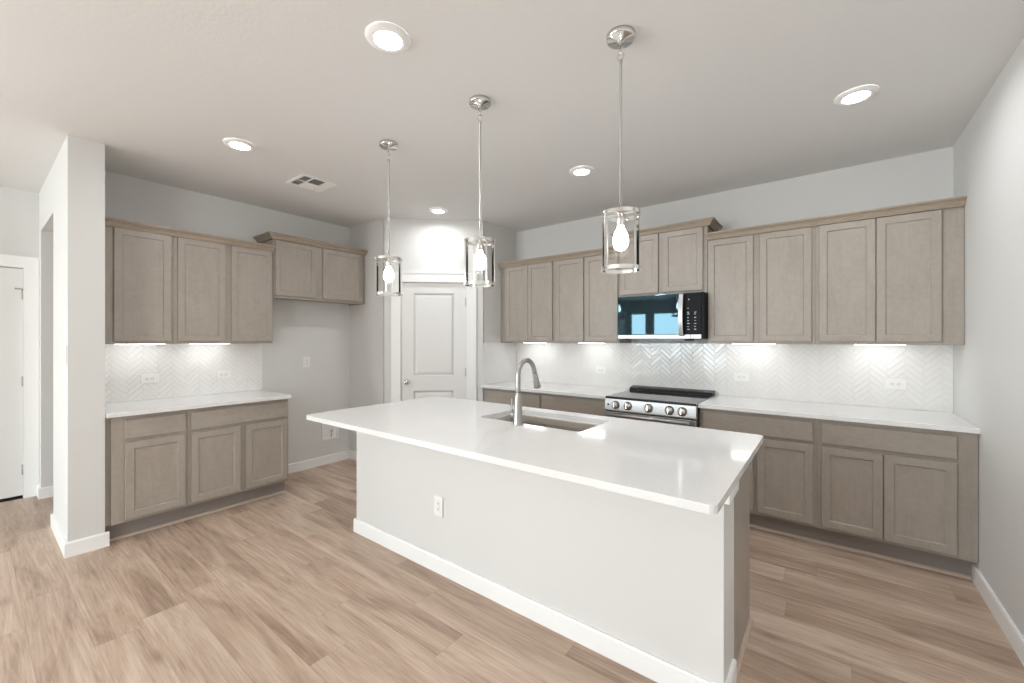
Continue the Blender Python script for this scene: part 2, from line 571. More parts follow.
def hinge(parent, x, z, y0, stop=False):
    b = B().tube([(x, y0 - 0.006, z - 0.045), (x, y0 - 0.006, z + 0.045)], 0.0075, 10)
    b.box(x - 0.012, x + 0.012, y0 - 0.003, y0 + 0.001, z - 0.045, z + 0.045)
    if stop:
        b.tube([(x - 0.045, y0 - 0.02, z + 0.047), (x + 0.03, y0 - 0.012, z + 0.047)], 0.004, 8)
        b.tube([(x - 0.052, y0 - 0.02, z + 0.047), (x - 0.043, y0 - 0.02, z + 0.047)], 0.008, 8)
    return b.build('hinge', M['satin'], parent)

# pantry door
w = DD1 - DD0
b = panel_door_bm(w, DZ - 0.012, 0.035, [(0.132, w - 0.132, 0.20, 0.845), (0.132, w - 0.132, 1.010, DZ - 0.125)])
loc = Vector((XR1, YR1, 0)) + Matrix.Rotation(DA, 4, 'Z') @ Vector((DD0, 0.042, 0.010))
d1 = b.build('door_1', M['doorwhite'], loc=loc, rot=(0, 0, DA))
struct(d1, 'white two panel pantry door on the angled wall', 'door')
knob(d1, 0.062, 0.94, -0.035)
B().box(-0.004, 0.001, -0.036, -0.006, 0.91, 0.97).build('latch', M['nickel'], d1)
for z in (0.25, 1.045, 1.835):
    hinge(d1, w + 0.004, z, -0.036)
# its casing
b = B()
b.box(0.076, DD0 - 0.002, -0.017, 0.0, 0, DZ + 0.006).box(DD1 + 0.002, 1.010, -0.017, 0.0, 0, DZ + 0.006)
b.box(0.066, 1.020, -0.020, 0.0, DZ + 0.006, DZ + 0.100).box(0.056, 1.030, -0.027, 0.0, DZ + 0.100, DZ + 0.112)
b.box(DD0 - 0.012, DD0 - 0.002, 0.0, 0.115, 0, DZ + 0.012).box(DD1 + 0.002, DD1 + 0.012, 0.0, 0.115, 0, DZ + 0.012)
b.box(DD0 - 0.002, DD1 + 0.002, 0.0, 0.115, DZ + 0.002, DZ + 0.012)
o = b.build('trim_1', M['white'], loc=(XR1, YR1, 0), rot=(0, 0, DA))
struct(o, 'white casing around the pantry door', 'door trim')
# far-left door (local x = world y, local -y = world +x)
w2 = FD1 - FD0
b = panel_door_bm(w2, FDZ - 0.030, 0.035, [(0.13, w2 - 0.13, 0.20, 0.845), (0.13, w2 - 0.13, 1.010, FDZ - 0.14)])
d2 = b.build('door_2', M['doorwhite'], loc=(XD - 0.042, FD0, 0.026), rot=(0, 0, PI / 2))
struct(d2, 'white door at the far left edge', 'door')
hinge(d2, w2 + 0.004, 1.80, -0.036, True)
hinge(d2, w2 + 0.004, 0.23, -0.036)
hinge(d2, w2 + 0.004, 1.02, -0.036)
knob(d2, 0.06, 0.92, -0.035)
b = B()
L = w2
b.box(-0.10, -0.002, -0.017, 0, 0, FDZ + 0.006).box(L + 0.002, L + 0.094, -0.017, 0, 0, FDZ + 0.006)
b.box(-0.105, L + 0.094, -0.020, 0, FDZ + 0.006, FDZ + 0.105)
b.box(-0.012, -0.002, 0, 0.115, 0, FDZ + 0.012).box(L + 0.002, L + 0.012, 0, 0.115, 0, FDZ + 0.012).box(-0.002, L + 0.002, 0, 0.115, FDZ + 0.002, FDZ + 0.012)
o = b.build('trim_2', M['white'], loc=(XD, FD0, 0), rot=(0, 0, PI / 2))
struct(o, 'white casing around the far left door', 'door trim')
# dark strip painted in for the shade in the gap under the far door
o = B().box(0, w2, 0.0, 0.10, 0.0, 0.004).build('door_gap_shade', M['rubber'], loc=(XD, FD0, 0), rot=(0, 0, PI / 2))
struct(o, 'dark strip standing in for the shade under the far left door', 'door trim')

# ------------------------------------------------------------------ baseboards
BP = [(0.0, 0.0), (0.015, 0.0), (0.015, 0.088), (0.011, 0.097), (0.0, 0.097)]
def baseboard(side, path, label):
    o = B().sweep(path, BP).build('baseboard_' + side, M['white'])
    return struct(o, label, 'baseboard')
dv = Vector((math.cos(DA), math.sin(DA)))
A = Vector((XR1, YR1))
baseboard('left', [(XL, 1.80), (XL, YR1), tuple(A), tuple(A + dv * 0.074)], 'white baseboard in the empty fridge bay')
baseboard('stub', [(OX1, YC0), (XC, YC0), (XC, YC1 + 0.020)] , 'white baseboard wrapping the wall end at left')
baseboard('hall', [(XD + 0.018, YC0), (OX0, YC0), (OX0, 2.9)], 'white baseboard through the hall opening')
baseboard('right', [(XR, YB - 0.54), (XR, YS)], 'white baseboard along the right wall')
baseboard('far_left', [(XD, DOOR_Y1), (XD, FD0 - 0.102)], 'white baseboard left of the far door')
baseboard('south', [(XR, YS), (XD, YS)], 'white baseboard under the living room windows')
baseboard('far_left_south', [(XD, YS), (XD, DOOR_Y0)], 'white baseboard beside the patio door')

# ------------------------------------------------------------------ cabinets
FT = 0.019
def shaker(b, x0, x1, z0, z1, y, rail=0.046):
    """one shaker door: back at y, front at y-FT"""
    def ring(i, yy):
        return [(x0 + i, yy, z0 + i), (x1 - i, yy, z0 + i), (x1 - i, yy, z1 - i), (x0 + i, yy, z1 - i)]
    b.loops([ring(0, y), ring(0, y - FT + 0.002), ring(0.002, y - FT), ring(rail, y - FT), ring(rail + 0.0015, y - FT + 0.004), ring(rail + 0.006, y - FT + 0.009)])
    return b
def slab_front(b, x0, x1, z0, z1, y):
    def ring(i, yy):
        return [(x0 + i, yy, z0 + i), (x1 - i, yy, z0 + i), (x1 - i, yy, z1 - i), (x0 + i, yy, z1 - i)]
    b.loops([ring(0, y), ring(0, y - FT + 0.003), ring(0.003, y - FT)])
    return b

BZ = 0.128
DRZ = (0.717, 0.853)
DOZ = (0.150, 0.691)
def base_cabinet(loc, rz, w, label, doors, drawers, group, depth=0.61, filler=None, cut=0.0):
    t = thing('base_cabinet', label, 'cabinet', loc, rz, group)
    b = B().box(cut + 0.0005, w - 0.0005, -depth, -0.002, BZ, CT - 0.031)
    if cut:                        # recessed filler strip beside the wall
        b.box(0.0005, cut, -depth + 0.022, -0.002, BZ, CT - 0.031)
    if filler:
        for f0, f1 in filler:      # the joint of a filler strip
            b.box(f0, f1, -depth - 0.003, -depth, BZ, CT - 0.031)
    b.build('body', M['wood'], t, bevel=0.0012)
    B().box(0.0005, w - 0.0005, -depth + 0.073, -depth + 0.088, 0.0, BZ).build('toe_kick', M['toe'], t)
    for x0, x1 in drawers:
        slab_front(B(), x0, x1, DRZ[0], DRZ[1], -depth - 0.0005).build('drawer', M['woodh'], t)
    for x0, x1 in doors:
        shaker(B(), x0, x1, DOZ[0], DOZ[1], -depth - 0.0005).build('door', M['wood'], t)
    return t

UZ0, UD = 1.386, 0.31
UDZ = (1.407, 2.262)
def upper_cabinet(loc, rz, w, label, doors, group, z0=UZ0, z1=2.300, dz=UDZ, depth=UD, name='upper_cabinet', filler=None):
    t = thing(name, label, 'cabinet', (loc[0], loc[1], z0), rz, group)
    h = z1 - z0
    b = B()
    # carcass with a recessed underside and a face frame
    b.box(0.0005, w - 0.0005, -depth + 0.02, -0.002, 0.014, h)
    b.box(0.0005, w - 0.0005, -depth, -depth + 0.02, 0, h)
    b.box(0.0005, 0.016, -depth + 0.02, -0.002, 0, 0.014).box(w - 0.016, w - 0.0005, -depth + 0.02, -0.002, 0, 0.014)
    if filler:
        for f0, f1 in filler:
            b.box(f0, f1, -depth - 0.003, -depth, 0, h - 0.042)
    b.build('body', M['wood'], t, bevel=0.0012)
    for x0, x1 in doors:
        shaker(B(), x0, x1, dz[0] - z0, dz[1] - z0, -depth - 0.0005).build('door', M['wood'], t)
    return t

RL = PI / 2      # left wall: local x -> world +y, local -y -> world +x
# left base run
GL = 'base cabinets along the left wall'
base_cabinet((XL, 0.575, 0), RL, 0.460, 'narrow base cabinet with one drawer and one door beside the wall end', [(0.098, 0.442)], [(0.098, 0.442)], GL, cut=0.026)
base_cabinet((XL, 1.035, 0), RL, 0.754, 'two door base cabinet with one wide drawer facing the island end', [(0.019, 0.360), (0.398, 0.739)], [(0.019, 0.739)], GL)
# left upper run
GU = 'upper cabinets along the left wall'
upper_cabinet((XL, 0.575), RL, 0.446, 'single door upper cabinet beside the wall end at left', [(0.086, 0.425)], GU)
upper_cabinet((XL, 1.021), RL, 0.760, 'two door upper cabinet between single door unit and raised fridge unit', [(0.022, 0.360), (0.407, 0.749)], GU)
# bridge cabinet above the empty fridge bay
upper_cabinet((XL, 1.785), RL, 0.992, 'short raised two door cabinet above the empty fridge bay', [(0.015, 0.415), (0.490, 0.945)], None, z0=1.828, z1=2.440, dz=(1.854, 2.386), name='bridge_cabinet')
# back wall base run
GB = 'base cabinets along the back wall'
base_cabinet((XR2, YB, 0), 0, 0.776, 'base cabinet in the corner by the pantry door, partly behind the faucet', [(0.032, 0.395), (0.401, 0.764)], [(0.032, 0.764)], GB)
base_cabinet((XR2 + 0.776, YB, 0), 0, 0.731, 'base cabinet just left of the steel range', [(0.012, 0.355), (0.370, 0.713)], [(0.012, 0.713)], GB)
base_cabinet((-0.815, YB, 0), 0, 0.757, 'base cabinet just right of the range, behind the island corner', [(0.023, 0.375), (0.400, 0.733)], [(0.023, 0.733)], GB)
base_cabinet((-0.058, YB, 0), 0, 0.749, 'base cabinet against the right wall with wide drawer and paired doors', [(0.023, 0.335), (0.341, 0.662)], [(0.023, 0.662)], GB, filler=[(0.722, 0.748)])
# back wall upper run
GW = 'upper cabinets along the back wall'
upper_cabinet((XR2, YB), 0, 0.746, 'upper cabinet with paired doors in the corner by the pantry wall', [(0.096, 0.404), (0.407, 0.726)], GW)
upper_cabinet((XR2 + 0.746, YB), 0, 0.738, 'upper cabinet just left of the microwave', [(0.019, 0.355), (0.372, 0.725)], GW)
upper_cabinet((-1.610, YB), 0, 0.790, 'short raised two door cabinet over the microwave', [(0.012, 0.376), (0.418, 0.756)], None, z0=1.824, z1=2.440, dz=(1.849, 2.390), name='bridge_cabinet')
upper_cabinet((-0.819, YB), 0, 0.744, 'upper cabinet just right of the microwave with two spaced doors', [(0.007, 0.341), (0.386, 0.721)], GW)
upper_cabinet((-0.075, YB), 0, 0.766, 'upper cabinet against the right wall with paired doors', [(0.022, 0.337), (0.343, 0.661)], GW, filler=[(0.742, 0.765)])

# crown mouldings
CP = [(0.0, 0.0), (0.022, 0.0), (0.022, 0.009), (0.029, 0.010), (0.032, 0.018), (0.042, 0.030), (0.052, 0.036), (0.052, 0.041), (0.064, 0.042), (0.064, 0.052), (0.0, 0.052)]
def crown(loc, rz, path, label, z):
    o = B().sweep(path, CP).build('crown_moulding', M['crownwood'], loc=(loc[0], loc[1], z), rot=(0, 0, rz))
    return tag(o, label, 'moulding', 'crown mouldings on the wall cabinets')
d = UD + 0.0005
crown((XL, 0.575), RL, [(0, -d), (1.209, -d)], 'wooden crown moulding on the three door upper run at left', 2.264)
crown((XL, 1.785), RL, [(0, 0), (0, -d), (0.996, -d)], 'wooden crown moulding on the raised cabinet over the fridge bay', 2.392)
crown((XR2, YB), 0, [(0, -d), (1.483, -d)], 'wooden crown moulding on upper run between pantry wall and microwave', 2.266)
crown((-1.610, YB), 0, [(0, -0.004), (0, -d), (0.790, -d), (0.790, -0.004)], 'wooden crown moulding on the raised cabinet over the microwave', 2.394)
crown((-0.8185, YB), 0, [(0, -d), (1.5095, -d)], 'wooden crown moulding on the upper run reaching the right wall', 2.268)

# shoe mouldings at the toe kicks
SP = [(0.0, 0.0), (0.016, 0.0), (0.015, 0.008), (0.010, 0.015), (0.0, 0.018)]
def shoe(path, label):
    o = B().sweep(path, SP).build('shoe_moulding', M['shoe'])
    return tag(o, label, 'moulding', 'shoe mouldings under the cabinets')
tk = 0.61 - 0.073
shoe([(XL + tk + 0.0005, 0.588), (XL + tk + 0.0005, 1.80)], 'thin wooden shoe moulding under the left base cabinets')
shoe([(XR2, YB - tk - 0.0005), (-1.59, YB - tk - 0.0005)], 'thin wooden shoe moulding under the base cabinets left of the range')
shoe([(-0.813, YB - tk - 0.0005), (XR - 0.017, YB - tk - 0.0005)], 'thin wooden shoe moulding under the base cabinets right of the range')

# ------------------------------------------------------------------ counters
def rounded_rect(x0, x1, y0, y1, r, seg=5):
    pts = []
    for cx, cy, a0 in ((x1 - r, y0 + r, -90), (x1 - r, y1 - r, 0), (x0 + r, y1 - r, 90), (x0 + r, y0 + r, 180)):
        for i in range(seg + 1):
            a = math.radians(a0 + 90 * i / seg)
            pts.append((cx + r * math.cos(a), cy + r * math.sin(a)))
    return pts
def slab(outer, inner, z0, z1):
    b = B()
    bm = b.bm
    layers = []
    for z in (z0, z1):
        edges, loops = [], []
        for pts in ([outer, inner] if inner else [outer]):
            vs = [bm.verts.new((x, y, z)) for x, y in pts]
            for i in range(len(vs)):
                edges.append(bm.edges.new((vs[i], vs[(i + 1) % len(vs)])))
            loops.append(vs)
        bmesh.ops.triangle_fill(bm, use_beauty=True, use_dissolve=False, edges=edges)
        layers.append(loops)
    for l0, l1 in zip(*layers):
        for i in range(len(l0)):
            j = (i + 1) % len(l0)
            b._f([l0[i], l0[j], l1[j], l1[i]])
    return b
SL = 0.030
o = slab([(XL + 0.001, 0.573), (-3.907, 0.573), (-3.907, 1.797), (XL + 0.001, 1.797)], None, CT - SL, CT).build('countertop', M['quartz'], bevel=0.003)
tag(o, 'short white quartz countertop on the left base cabinets', 'countertop', 'perimeter countertops')
YF = 3.487
o = slab([(XR2 + 0.001, YF), (-1.588, YF), (-1.588, YB - 0.001), (XR2 + 0.001, YB - 0.001)], None, CT - SL, CT).build('countertop', M['quartz'], bevel=0.003)
tag(o, 'white quartz countertop between pantry wall and range, behind the faucet', 'countertop', 'perimeter countertops')
o = slab([(-0.815, YF), (XR - 0.001, YF), (XR - 0.001, YB - 0.001), (-0.815, YB - 0.001)], None, CT - SL, CT).build('countertop', M['quartz'], bevel=0.003)
tag(o, 'white quartz countertop from the range to the right wall', 'countertop', 'perimeter countertops')

# ------------------------------------------------------------------ herringbone backsplash
def clip(b2, axis, val, keep_less):
    no = Vector((1, 0, 0)) if axis == 0 else Vector((0, 0, 1))
    co = no * val
    bmesh.ops.bisect_plane(b2, geom=list(b2.verts) + list(b2.edges) + list(b2.faces), plane_co=co, plane_no=no, clear_outer=keep_less, clear_inner=not keep_less)
def backsplash(loc, rz, w, z0, z1, label):
    """tiles in the local x-z plane, faces at y=-0.008"""
    t = thing('tile_backsplash', label, 'backsplash', (loc[0], loc[1], z0), rz, 'herringbone backsplashes')
    h = z1 - z0
    B().box(0, w, -0.0055, -0.0005, 0, h).build('grout', M['grout'], t)
    tw, n, g, th = 0.0345, 4, 0.0016, 0.0085
    b = B()
    c45 = math.cos(math.pi / 4)
    R = int((w + h) / tw) + 12
    for i in range(-R, R):
        for j in range(-R, R):
            s = (i - j) % (2 * n)
            if s == 0:
                r = (i * tw, j * tw, (i + n) * tw, (j + 1) * tw)
            elif s == 2 * n - 1:
                r = (i * tw, j * tw, (i + 1) * tw, (j + n) * tw)
            else:
                continue
            cx, cy = (r[0] + r[2]) / 2, (r[1] + r[3]) / 2
            X, Z = (cx - cy) * c45 + w / 2, (cx + cy) * c45 + h / 2
            if X < -0.12 or X > w + 0.12 or Z < -0.12 or Z > h + 0.12:
                continue
            x0, y0, x1, y1 = r[0] + g / 2, r[1] + g / 2, r[2] - g / 2, r[3] - g / 2
            tilt = random.uniform(-0.010, 0.010), random.uniform(-0.010, 0.010)
            b2 = bmesh.new()
            rings = []
            for ins, yy in ((0, -0.005), (0, -th + 0.002), (0.0022, -th)):
                ring = []
                for px, py in ((x0 + ins, y0 + ins), (x1 - ins, y0 + ins), (x1 - ins, y1 - ins), (x0 + ins, y1 - ins)):
                    gx, gz = (px - py) * c45 + w / 2, (px + py) * c45 + h / 2
                    dy = (gx - X) * tilt[0] + (gz - Z) * tilt[1] if yy < -0.0051 else 0
                    ring.append(b2.verts.new((gx, yy + dy, gz)))
                rings.append(ring)
            for a, c in zip(rings, rings[1:]):
                for k in range(4):
                    b2.faces.new([a[k], a[(k + 1) % 4], c[(k + 1) % 4], c[k]])
            b2.faces.new(rings[-1])
            b2.faces.new(list(reversed(rings[0])))
            if X < 0.11: clip(b2, 0, 0.0, False)
            if X > w - 0.11: clip(b2, 0, w, True)
            if Z < 0.11: clip(b2, 2, 0.0, False)
            if Z > h - 0.11: clip(b2, 2, h, True)
            b._merge(b2)
    b.build('tiles', M['tile'], t)
    B().box(w - 0.0005, w + 0.002, -0.0095, -0.0005, 0, h).build('edge_trim', M['tile'], t) if rz else None
    return t
backsplash((XL, 0.573, 0), RL, 1.232, CT + 0.001, UZ0 - 0.001, 'white herringbone tile splashback on the left wall')
backsplash((XR2 + 0.001, YB, 0), 0, XR - XR2 - 0.002, CT + 0.001, UZ0 - 0.001, 'white herringbone tile splashback along the back wall behind the range')
# plain side splash on the pantry return wall
o = B().box(XR2 + 0.0005, XR2 + 0.008, YF + 0.035, YB - 0.012, CT + 0.001, UZ0 - 0.002).build('side_splash', M['quartz'], bevel=0.001)
tag(o, 'plain white side splash on the wall beside the pantry', 'backsplash')

# ------------------------------------------------------------------ outlets and switches
def outlet(loc, rz, label, upright, group=None):
    t = thing('wall_outlet', label, 'outlet', loc, rz, group)
    a, c = (0.0375, 0.060) if upright else (0.060, 0.0375)
    B().box(-a, a, -0.006, 0, -c, c, 0.0022).build('cover_plate', M['plastic'], t)
    for s in (-1, 1):
        b = B()
        u, v = (0, s * 0.0175) if upright else (s * 0.0175, 0)
        b.use(M['plastic']).box(u - 0.0150, u + 0.0150, -0.0085, -0.005, v - 0.0150, v + 0.0150, 0.002)
        b.use(M['slot'])
        for q in (-0.0055, 0.0055):
            dx, dz = (q, 0.003) if upright else (0.003, q)
            ex, ez = (0.0012, 0.0045) if upright else (0.0045, 0.0012)
            b.box(u + dx - ex, u + dx + ex, -0.0089, -0.0084, v + dz - ez, v + dz + ez)
        dx, dz = (0, -0.008) if upright else (-0.008, 0)
        b.box(u + dx - 0.0022, u + dx + 0.0022, -0.0089, -0.0084, v + dz - 0.0022, v + dz + 0.0022)
        b.build('socket', M['plastic'], t)
    return t
G1 = 'outlets on the tile splashbacks'
ty = 0.0088
outlet((XL + ty, 0.932, 1.092), RL, 'horizontal white outlet on left splashback nearest the wall end', False, G1)
outlet((XL + ty, 1.470, 1.090), RL, 'horizontal white outlet on left splashback nearer the fridge bay', False, G1)
outlet((-1.946, YB - ty, 1.092), 0, 'horizontal white outlet on back splashback left of the range', False, G1)
outlet((-0.605, YB - ty, 1.090), 0, 'horizontal white outlet on back splashback just right of the range', False, G1)
outlet((0.396, YB - ty, 1.094), 0, 'horizontal white outlet on back splashback nearest the right wall', False, G1)
outlet((XL + 0.0005, 2.259, 1.176), RL, 'upright white outlet on bare wall of the fridge bay', True)
outlet((-1.892, 1.7455, 0.403), 0, 'upright white outlet on the white island back', True)
# light switch on the wall end
t = thing('light_switch', 'white light switch on the narrow wall end at left', 'switch', (-4.02, YC0 - 0.0005, 1.32), 0)
B().box(-0.0375, 0.0375, -0.006, 0, -0.060, 0.060, 0.0022).build('cover_plate', M['plastic'], t)
B().box(-0.016, 0.016, -0.011, -0.005, -0.033, 0.033, 0.002).build('rocker', M['plastic'], t)
# fridge water valve box
t = thing('water_valve_box', 'white recessed fridge water valve box low on the fridge bay wall', 'valve box', (XL + 0.0005, 2.529, 0.372), RL)
b = B()
for x0, x1, z0, z1 in ((-0.10, 0.10, 0.075, 0.098), (-0.10, 0.10, -0.098, -0.075), (-0.10, -0.075, -0.075, 0.075), (0.075, 0.10, -0.075, 0.075)):
    b.box(x0, x1, -0.012, 0, z0, z1)
b.box(-0.075, 0.075, -0.002, 0, -0.075, 0.075)
b.build('box_frame', M['plastic'], t, bevel=0.002)
B().tube([(0.015, -0.008, -0.07), (0.015, -0.008, -0.01)], 0.007, 10).lathe([(0.014, -0.004), (0.014, -0.02), (0.008, -0.026)], (0.015, 0, 0.0), 14, 'y').build('valve', M['bluegrey'], t)

# ------------------------------------------------------------------ under cabinet lights
def ucl(loc, rz, w, label):
    t = thing('under_cabinet_light', label, 'light', loc, rz, 'under cabinet light bars')
    B().box(0, w, -0.030, 0.030, -0.004, 0.0).box(0, 0.006, -0.030, 0.030, -0.016, -0.004).box(w - 0.006, w, -0.030, 0.030, -0.016, -0.004).build('housing', M['plastic'], t)
    B().box(0.007, w - 0.007, -0.027, 0.027, -0.017, -0.0045, 0.003).build('diffuser', M['led'], t)
    return t
uz = UZ0 + 0.0138
ucl((XL + 0.17, 0.680, uz), RL, 0.32, 'light bar under the single door upper cabinet at left')
ucl((XL + 0.17, 1.155, uz), RL, 0.31, 'light bar under the two door upper cabinet at left')
for x0, w_, l_ in ((-2.85, 0.31, 'light bar under corner upper cabinet by the pantry wall'), (-2.13, 0.31, 'light bar under the upper cabinet left of the microwave'),
                   (-0.66, 0.33, 'light bar under the upper cabinet right of the microwave'), (0.147, 0.29, 'light bar under the upper cabinet at the right wall')):
    ucl((x0, YB - 0.17, uz), 0, w_, l_)

# ------------------------------------------------------------------ island
IX0, IX1, IY0, IY1 = -2.805, -0.269, 1.376, 2.555
BX0, BX1, BY0, BYW, BYF = -2.781, -0.315, 1.746, 1.960, 2.395
SX0, SX1, SY0, SY1 = -1.820, -1.083, 2.032, 2.438
o = slab(rounded_rect(IX0, IX1, IY0, IY1, 0.028), rounded_rect(SX0, SX1, SY0, SY1, 0.02, 4), CT - SL, CT).build('island_countertop', M['quartz'], bevel=0.003)
tag(o, 'large white quartz island top with sink cutout', 'countertop')
t = thing('kitchen_island', 'white backed kitchen island with wooden cabinet end panel', 'island', ((BX0 + BX1) / 2, (BY0 + BYF) / 2, 0))
ox, oy = -(BX0 + BX1) / 2, -(BY0 + BYF) / 2
def ibox(name, mat, *boxes, bev=0.0):
    b = B()
    for q in boxes:
        b.box(q[0] + ox, q[1] + ox, q[2] + oy, q[3] + oy, q[4], q[5])
    return b.build(name, M[mat], t, bevel=bev)
ibox('back_wall', 'wall', (BX0, BX1, BY0, BYW, 0, CT - SL - 0.0005), bev=0.002)
ibox('top_trim', 'white', (BX1, BX1 + 0.022, BY0 - 0.016, BYW - 0.024, 0.800, CT - SL - 0.0005), bev=0.002)
ibox('top_trim', 'white', (BX0 - 0.022, BX0, BY0 - 0.016, BYW - 0.024, 0.800, CT - SL - 0.0005), bev=0.002)
b = B()
pth = [(BX0 + ox, BYW + oy - 0.034), (BX0 + ox, BY0 + oy), (BX1 + ox, BY0 + oy), (BX1 + ox, BYW + oy - 0.034)]
b.sweep(pth, BP).build('baseboard', M['white'], t)
# cabinet block: end panels, back, floor, toe kick (open inside for the sink)
ibox('cabinet_body', 'wood',
     (BX0, BX0 + 0.019, BYW, BYF, 0, CT - SL - 0.0005), (BX1 - 0.019, BX1, BYW, BYF, 0, CT - SL - 0.0005),
     (BX0 + 0.019, BX1 - 0.019, BYW, BYW + 0.012, BZ, CT - SL - 0.0005), (BX0 + 0.019, BX1 - 0.019, BYW + 0.012, BYF - 0.02, BZ, BZ + 0.016),
     (BX0 + 0.019, BX1 - 0.019, BYF - 0.02, BYF - 0.0005, BZ, DOZ[0] + 0.02), (BX0 + 0.019, BX1 - 0.019, BYF - 0.02, BYF - 0.0005, 0.845, CT - SL - 0.0005),
     (BX0 + 0.019, BX1 - 0.019, BYF - 0.02, BYF - 0.0005, 0.68, 0.73),
     bev=0.0012)
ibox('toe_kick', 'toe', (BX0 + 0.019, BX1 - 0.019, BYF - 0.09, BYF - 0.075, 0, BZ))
b = B()
b.sweep([(BX1 + ox, BYW + oy - 0.03), (BX1 + ox, BYF + oy)], [(0.0, 0.0), (0.015, 0.0), (0.015, 0.014), (0.006, 0.022), (0.0, 0.022)])
b.build('shoe_strip', M['shoe'], t)
wtot = BX1 - BX0
xs = [BX1 - 0.012 - i * (wtot - 0.024) / 6 for i in range(7)]
for i in range(6):
    r0, r1 = xs[i + 1] + 0.004, xs[i] - 0.004
    m = Matrix.Translation((ox, oy, 0)) @ Matrix.Translation((r1, BYF + 0.0005, 0)) @ Matrix.Rotation(PI, 4, 'Z')
    for part, zz, mk in (('drawer', DRZ, 'woodh'), ('door', DOZ, 'wood')):
        b2 = B()
        (slab_front if part == 'drawer' else shaker)(b2, 0, r1 - r0, zz[0], zz[1], 0)
        bmesh.ops.transform(b2.bm, matrix=m, verts=b2.bm.verts)
        b2.build(part, M[mk], t)

# ------------------------------------------------------------------ sink and faucet
t = thing('kitchen_sink', 'stainless undermount sink set in the island top', 'sink', ((SX0 + SX1) / 2, (SY0 + SY1) / 2, 0.66))
b = B()
cx, cy = (SX0 + SX1) / 2, (SY0 + SY1) / 2
def sring(grow, r, z):
    return [(x - cx, y - cy, z - 0.66) for x, y in rounded_rect(SX0 - grow, SX1 + grow, SY0 - grow, SY1 + grow, r, 5)]
zt = CT - SL - 0.0006
b.loops([sring(0.022, 0.03, zt - 0.002), sring(0.022, 0.03, zt), sring(0.002, 0.018, zt), sring(0.000, 0.018, zt - 0.006), sring(-0.004, 0.018, 0.70), sring(-0.012, 0.02, 0.681), sring(-0.03, 0.03, 0.676)], False, True, True)
b.build('bowl', M['sinksteel'], t)
b = B().lathe([(0.055, 0.016), (0.055, 0.0195), (0.044, 0.021), (0.040, 0.017), (0.012, 0.017), (0.012, 0.024), (0.004, 0.026)], (0.0, 0.03, 0), 24)
b.build('drain', M['chrome'], t)

FX, FY = -1.467, 1.985
t = thing('kitchen_faucet', 'brushed nickel gooseneck faucet standing at the island sink', 'faucet', (FX, FY, CT), 0)
b = B().lathe([(0.030, 0.0), (0.030, 0.004), (0.0285, 0.010), (0.0265, 0.05), (0.0225, 0.12), (0.0185, 0.175), (0.0155, 0.19)], seg=24)
b.build('base_column', M['satin'], t)
pts = [(0, 0, 0.18), (0, 0, 0.22), (0, 0, 0.26), (0, 0, 0.290)]
Rr = 0.086
for i in range(1, 13):
    a = math.radians(180 - i * 13.9)
    pts.append((0, Rr + Rr * math.cos(a), 0.290 + Rr * 1.06 * math.sin(a)))
p_end, p_prev = Vector(pts[-1]), Vector(pts[-2])
dr = (p_end - p_prev).normalized()
pts.append(tuple(p_end + dr * 0.02))
B().tube(pts, 0.0145, 16).build('spout', M['satin'], t)
s0 = p_end + dr * 0.018
B().tube([s0, s0 + dr * 0.006, s0 + dr * 0.04, s0 + dr * 0.088, s0 + dr * 0.095], [0.0150, 0.0165, 0.0180, 0.0235, 0.0210], 18).build('spray_head', M['satin'], t)
hd = B().lathe([(0.016, -0.018), (0.016, -0.046), (0.012, -0.052)], (0, 0, 0.058), 16, 'x')
hd.tube([(-0.045, 0.0, 0.060), (-0.052, 0.004, 0.085), (-0.055, 0.010, 0.150)], [0.0075, 0.006, 0.005], 10)
hd.build('lever', M['satin'], t)

# ------------------------------------------------------------------ range
t = thing('electric_range', 'stainless steel slide-in range with black glass top', 'range', (-1.2015, 3.79, 0))
RW = 0.3825
def rb(name, mat, boxes, bev=0.0, parent=None):
    b = B()
    for q in boxes:
        b.box(*q)
    return b.build(name, M[mat], parent or t, bevel=bev)
yf = 3.455 - 3.79
rb('body', 'black', [(-RW, RW, yf + 0.045, 0.345, 0.10, 0.893), (-RW + 0.03, RW - 0.03, yf + 0.09, 0.33, 0.0, 0.10)], 0.002)
rb('cooktop', 'topglass', [(-RW, RW, yf + 0.012, 0.345, 0.8935, 0.917)], 0.003)
rb('cooktop_edge', 'black', [(-RW - 0.0005, RW + 0.0005, yf + 0.004, yf + 0.0115, 0.898, 0.914)], 0.001)
# sloped control panel
b = B()
prof = [(yf + 0.0115, 0.8975), (yf + 0.002, 0.8975), (yf - 0.012, 0.802), (yf - 0.004, 0.792), (yf + 0.044, 0.792), (yf + 0.044, 0.8975)]
b.loops([[(-RW, y, z) for y, z in prof], [(RW, y, z) for y, z in prof]])
cp = b.build('control_panel', M['steel'], t, bevel=0.0015)
sl = math.atan2(0.014, 0.0955)
for i, x in enumerate((-0.283, -0.172, 0.008, 0.178, 0.278)):
    b = B().use(M['knobface'])
    b.lathe([(0.031, 0.0), (0.031, -0.006), (0.029, -0.012), (0.027, -0.028), (0.024, -0.032), (0.001, -0.0325)], seg=28, axis='y')
    b.use(M['chrome']).box(-0.006, 0.006, -0.046, -0.028, -0.025, 0.025, 0.003)
    k = b.build('knob', M['knobface'], cp, loc=(x, yf - 0.0052, 0.846), rot=(-sl, 0, 0))
    kb = B().lathe([(0.037, 0.0), (0.037, -0.002), (0.032, -0.0025)], seg=28, axis='y')
    kb.build('knob_ring', M['rubber'], cp, loc=(x, yf - 0.0047, 0.846), rot=(-sl, 0, 0))
